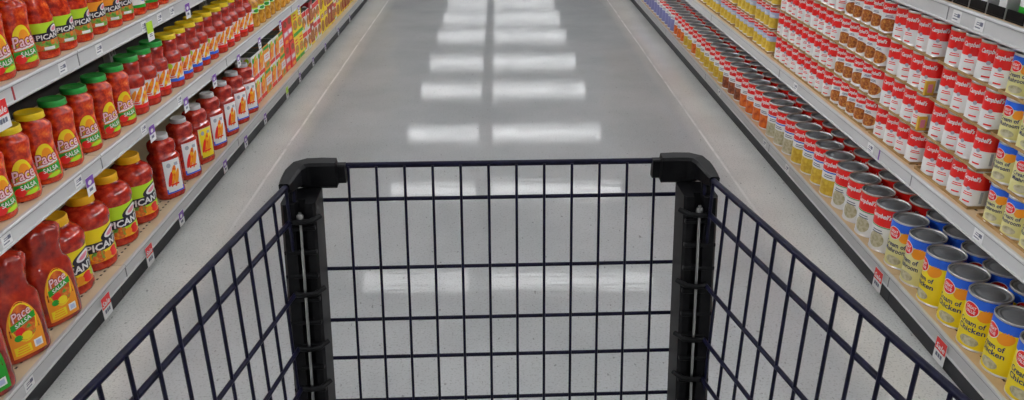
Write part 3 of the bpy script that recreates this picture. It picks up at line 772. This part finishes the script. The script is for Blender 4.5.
# ------------------------------------------------------------------ shopping cart
cart = empty('shopping_cart', (.0008,.893,0), .025)
prop(cart, 'empty black wire shopping cart in the middle of the aisle', 'shopping cart')
ZR = 1.0
drops = [0,.041,.126,.192,.242,.300,.360,.420,.470]
lean = lambda d: -.187*d        # the front panel slopes back towards the handle as it goes down
hx = lambda y: .2295+.167*(-y)   # half width of the basket at distance y (y <= 0) behind the front
b = MB()
for k, d in enumerate(drops[1:]):
    b.tube([(-.225,lean(d),ZR-d),(.225,lean(d),ZR-d)], .0024 if k else .0026, cartw, 8)
for k in range(14):
    x = -.2135+.0333*k
    b.tube([(x,lean(0)-.004,ZR),(x,lean(.47)-.004,ZR-.47)], .0017, cartw, 6)
b.build('front_panel', cart)
YB = -.86
b = MB()
rim = [(-hx(YB),YB,ZR),(-hx(-.05),-.05,ZR),(-.232,-.02,ZR),(-.215,-.002,ZR),(-.19,0,ZR),(.19,0,ZR),(.215,-.002,ZR),(.232,-.02,ZR),(hx(-.05),-.05,ZR),(hx(YB),YB,ZR)]
b.tube(rim, .0036, cartw, 10); b.build('top_rim', cart)
for s in (-1, 1):
    b = MB()
    for k, d in enumerate(drops[1:]):
        b.tube([(s*(hx(-.045)),-.045+lean(d),ZR-d),(s*hx(YB),YB,ZR-d)], .0030 if k == 0 else .0026, cartw, 8)
    n = int((.82-.06)/.0345)
    for i in range(n+1):
        y = -.072-.0345*i
        if y > -.07: continue
        b.tube([(s*(hx(y)-.003),y,ZR),(s*(hx(y)-.003),y,ZR-.47)], .0019, cartw, 6)
    for y in (-.052,):
        b.tube([(s*(hx(y)-.003),y,ZR),(s*(hx(y)-.003),y-.05,ZR-.47)], .0019, cartw, 6)
    b.build('side_panel', cart)
    # hinge post at the front corner: ribbed black channel
    b = MB()
    def sh(z): return lean(ZR-z)
    zs = [ZR-.022-.448*i/28 for i in range(29)]
    prof = [(.211,-.052),(.214,-.056),(.222,-.056),(.224,-.044),(.232,-.044),(.234,-.058),(.246,-.060),(.250,-.054),(.250,-.020),(.246,-.012),(.216,-.006),(.211,-.010)]
    vs = []; 
    for z in zs:
        for (x, y) in prof: vs.append((s*x, y+sh(z)+.0, z))
    npf = len(prof); fs = []
    for i in range(len(zs)-1):
        for k in range(npf): l = (k+1) % npf; fs.append((i*npf+k, i*npf+l, (i+1)*npf+l, (i+1)*npf+k))
    fs += [tuple(range(npf)), tuple(range((len(zs)-1)*npf, len(zs)*npf))]
    b.add(vs, fs, blackp)
    for i, z in enumerate([ZR-.05-.028*q for q in range(15)]):
        y = sh(z); xs = sorted((s*.212, s*.249)); b.box(xs[0], xs[1], y-.0595, y-.050, z-.0025, z+.0025, blackp, .0008)
    post = b.build('corner_post', cart)
    b = MB(); b.tube([(s*.2275,-.0605+sh(ZR-.030),ZR-.030),(s*.2275,-.0605+sh(ZR-.30),ZR-.30)], .0018, chrome, 8); b.build('hinge_rod', post)
    for z in (ZR-.041, ZR-.126, ZR-.192, ZR-.242, ZR-.300, ZR-.36):
        b = MB(); y = sh(z)
        b.tube([(s*.208,y-.048,z+.001),(s*.216,y-.061,z+.001),(s*.2275,y-.0645,z+.001),(s*.238,y-.061,z),(s*.243,y-.052,z)], .0032, blackp, 8)
        b.build('hinge_clip', post)
    b = MB(); b.lathe([(.003,ZR-.044),(.0042,ZR-.043),(.0042,ZR-.034),(.003,ZR-.032)], chrome, 14, cx=s*.2275, cy=-.0605+sh(ZR-.038)); b.build('hinge_bolt', post)
    # moulded corner cap: one swept shell bending from the front rim round to the side rim
    b = MB()
    path = [(.183,.000),(.192,.000),(.1935,-.001),(.210,-.001),(.226,-.002),(.2355,-.009),(.2395,-.022),(.2405,-.036),(.2410,-.050),(.2415,-.062)]
    hw = [.006,.006,.0115,.012,.012,.011,.0095,.0085,.0075,.006]   # half width
    top = [.004,.004,.0085,.009,.009,.009,.008,.007,.006,.005]; bot_ = [.019,.019,.023,.023,.023,.021,.015,.012,.010,.006]
    vs = []; sec_n = 10
    for i, (x, y) in enumerate(path):
        a = path[max(0,i-1)]; c = path[min(len(path)-1,i+1)]
        t = Vector((c[0]-a[0], c[1]-a[1])).normalized(); nn = Vector((-t.y, t.x))
        hwid, tp, bt = hw[i], top[i], bot_[i]; ch = min(hwid,tp)*.35
        ring = [(-hwid,-bt+ch),(-hwid+ch,-bt),(hwid-ch,-bt),(hwid,-bt+ch),(hwid,tp-ch),(hwid-ch,tp),(-hwid+ch,tp),(-hwid,tp-ch)]
        for u, z in ring: vs.append((s*(x+nn.x*u), y-.004+nn.y*u, ZR+z))
    fs = []
    for i in range(len(path)-1):
        for k in range(8): l = (k+1) % 8; fs.append((i*8+k, i*8+l, i*8+8+l, i*8+8+k))
    fs += [tuple(range(8)), tuple(range((len(path)-1)*8, len(path)*8))]
    b.add(vs, fs, blackp, False)
    # rounded lug hanging below the outer side
    b.tube([(s*.238,-.046,ZR-.006),(s*.240,-.048,ZR-.022),(s*.238,-.050,ZR-.032)], .0060, blackp, 10)
    b.build('corner_cap', cart)
# basket floor, lower frame, handle, casters (below and behind the picture's edge)
b = MB()
for i in range(26):
    y = lean(.47)-.01-.031*i; b.tube([(-hx(y)+.004,y,ZR-.47),(hx(y)-.004,y,ZR-.47)], .0019, cartw, 6)
for k in range(9):
    t = -1+k/4; b.tube([(t*.205,lean(.47),ZR-.472),(t*(hx(YB)-.01),YB,ZR-.472)], .0026, cartw, 6)
b.build('basket_floor', cart)
b = MB()
for i in range(15):
    x = -.34+.0486*i
    b.tube([(x,YB,ZR),(x,YB,ZR-.47)], .0019, cartw, 6)
for d in drops: b.tube([(-hx(YB),YB,ZR-d),(hx(YB),YB,ZR-d)], .0026, cartw, 8)
b.build('rear_gate', cart)
b = MB(); b.tube([(-hx(YB)-.01,YB-.05,ZR+.03),(hx(YB)+.01,YB-.05,ZR+.03)], .015, blackp, 16); hd = b.build('handle', cart)
for s in (-1,1):
    b = MB(); b.tube([(s*(hx(YB)),YB,ZR-.01),(s*(hx(YB)+.006),YB-.025,ZR+.012),(s*(hx(YB)+.008),YB-.05,ZR+.03)], .011, blackp, 12); b.build('handle_bracket', hd)
b = MB()
for s in (-1,1):
    b.tube([(s*.215,-.16,ZR-.475),(s*.215,-.12,.17),(s*.215,-.10,.14)], .012, cartw, 12)
    b.tube([(s*.215,-.10,.14),(s*.30,-.80,.16),(s*.31,-.84,.20),(s*.33,-.86,ZR-.47)], .012, cartw, 12)
b.tube([(-.215,-.10,.14),(.215,-.10,.14)], .012, cartw, 12); b.tube([(-.30,-.80,.16),(.30,-.80,.16)], .012, cartw, 12)
b.build('lower_frame', cart)
for x, y in ((-.215,-.10),(.215,-.10),(-.30,-.80),(.30,-.80)):
    fr = MB(); fr.box(x-.022,x-.018,y-.045,y+.02,.055,.135,chrome); fr.box(x+.018,x+.022,y-.045,y+.02,.055,.135,chrome); fr.box(x-.022,x+.022,y-.045,y+.02,.130,.137,chrome)
    c = fr.build('caster_fork', cart)
    wv = MB(); pr = [(.020,-.013),(.055,-.014),(.0625,-.010),(.0635,0),(.0625,.010),(.055,.014),(.020,.013)]
    vs = []; n = 28
    for r, h in pr:
        for i in range(n): vs.append((x+h, y-.02+r*math.cos(2*PI*i/n), .0637+r*math.sin(2*PI*i/n)))
    fs = [(k*n+i, k*n+(i+1) % n, (k+1)*n+(i+1) % n, (k+1)*n+i) for k in range(len(pr)-1) for i in range(n)]+[tuple(range(n)), tuple(range((len(pr)-1)*n, len(pr)*n))]
    wv.add(vs, fs, rubber, False); wv.build('wheel', c)

# ------------------------------------------------------------------ world and colour management
w = bpy.data.worlds.new('world'); SC.world = w; w.use_nodes = True
w.node_tree.nodes['Background'].inputs[0].default_value = (.6,.65,.7,1); w.node_tree.nodes['Background'].inputs[1].default_value = .3
# never-placed prototypes would sit at the origin: remove them
for o in list(SC.objects):
    if o.parent is None and o.name in KIDS and o.name not in USED and o.get('category') and not o.get('label'):
        for c in KIDS.get(o.name, []):
            for g in KIDS.get(c.name, []): bpy.data.objects.remove(g)
            bpy.data.objects.remove(c)
        bpy.data.objects.remove(o)
SC.view_settings.view_transform = 'Standard'; SC.view_settings.look = 'None'; SC.view_settings.gamma = 1.
SC.view_settings.use_curve_mapping = False
SC.view_settings.exposure = 0.65
SC.cycles.use_denoising = True
SC.cycles.max_bounces = 8
SC.cycles.sample_clamp_indirect = 4.
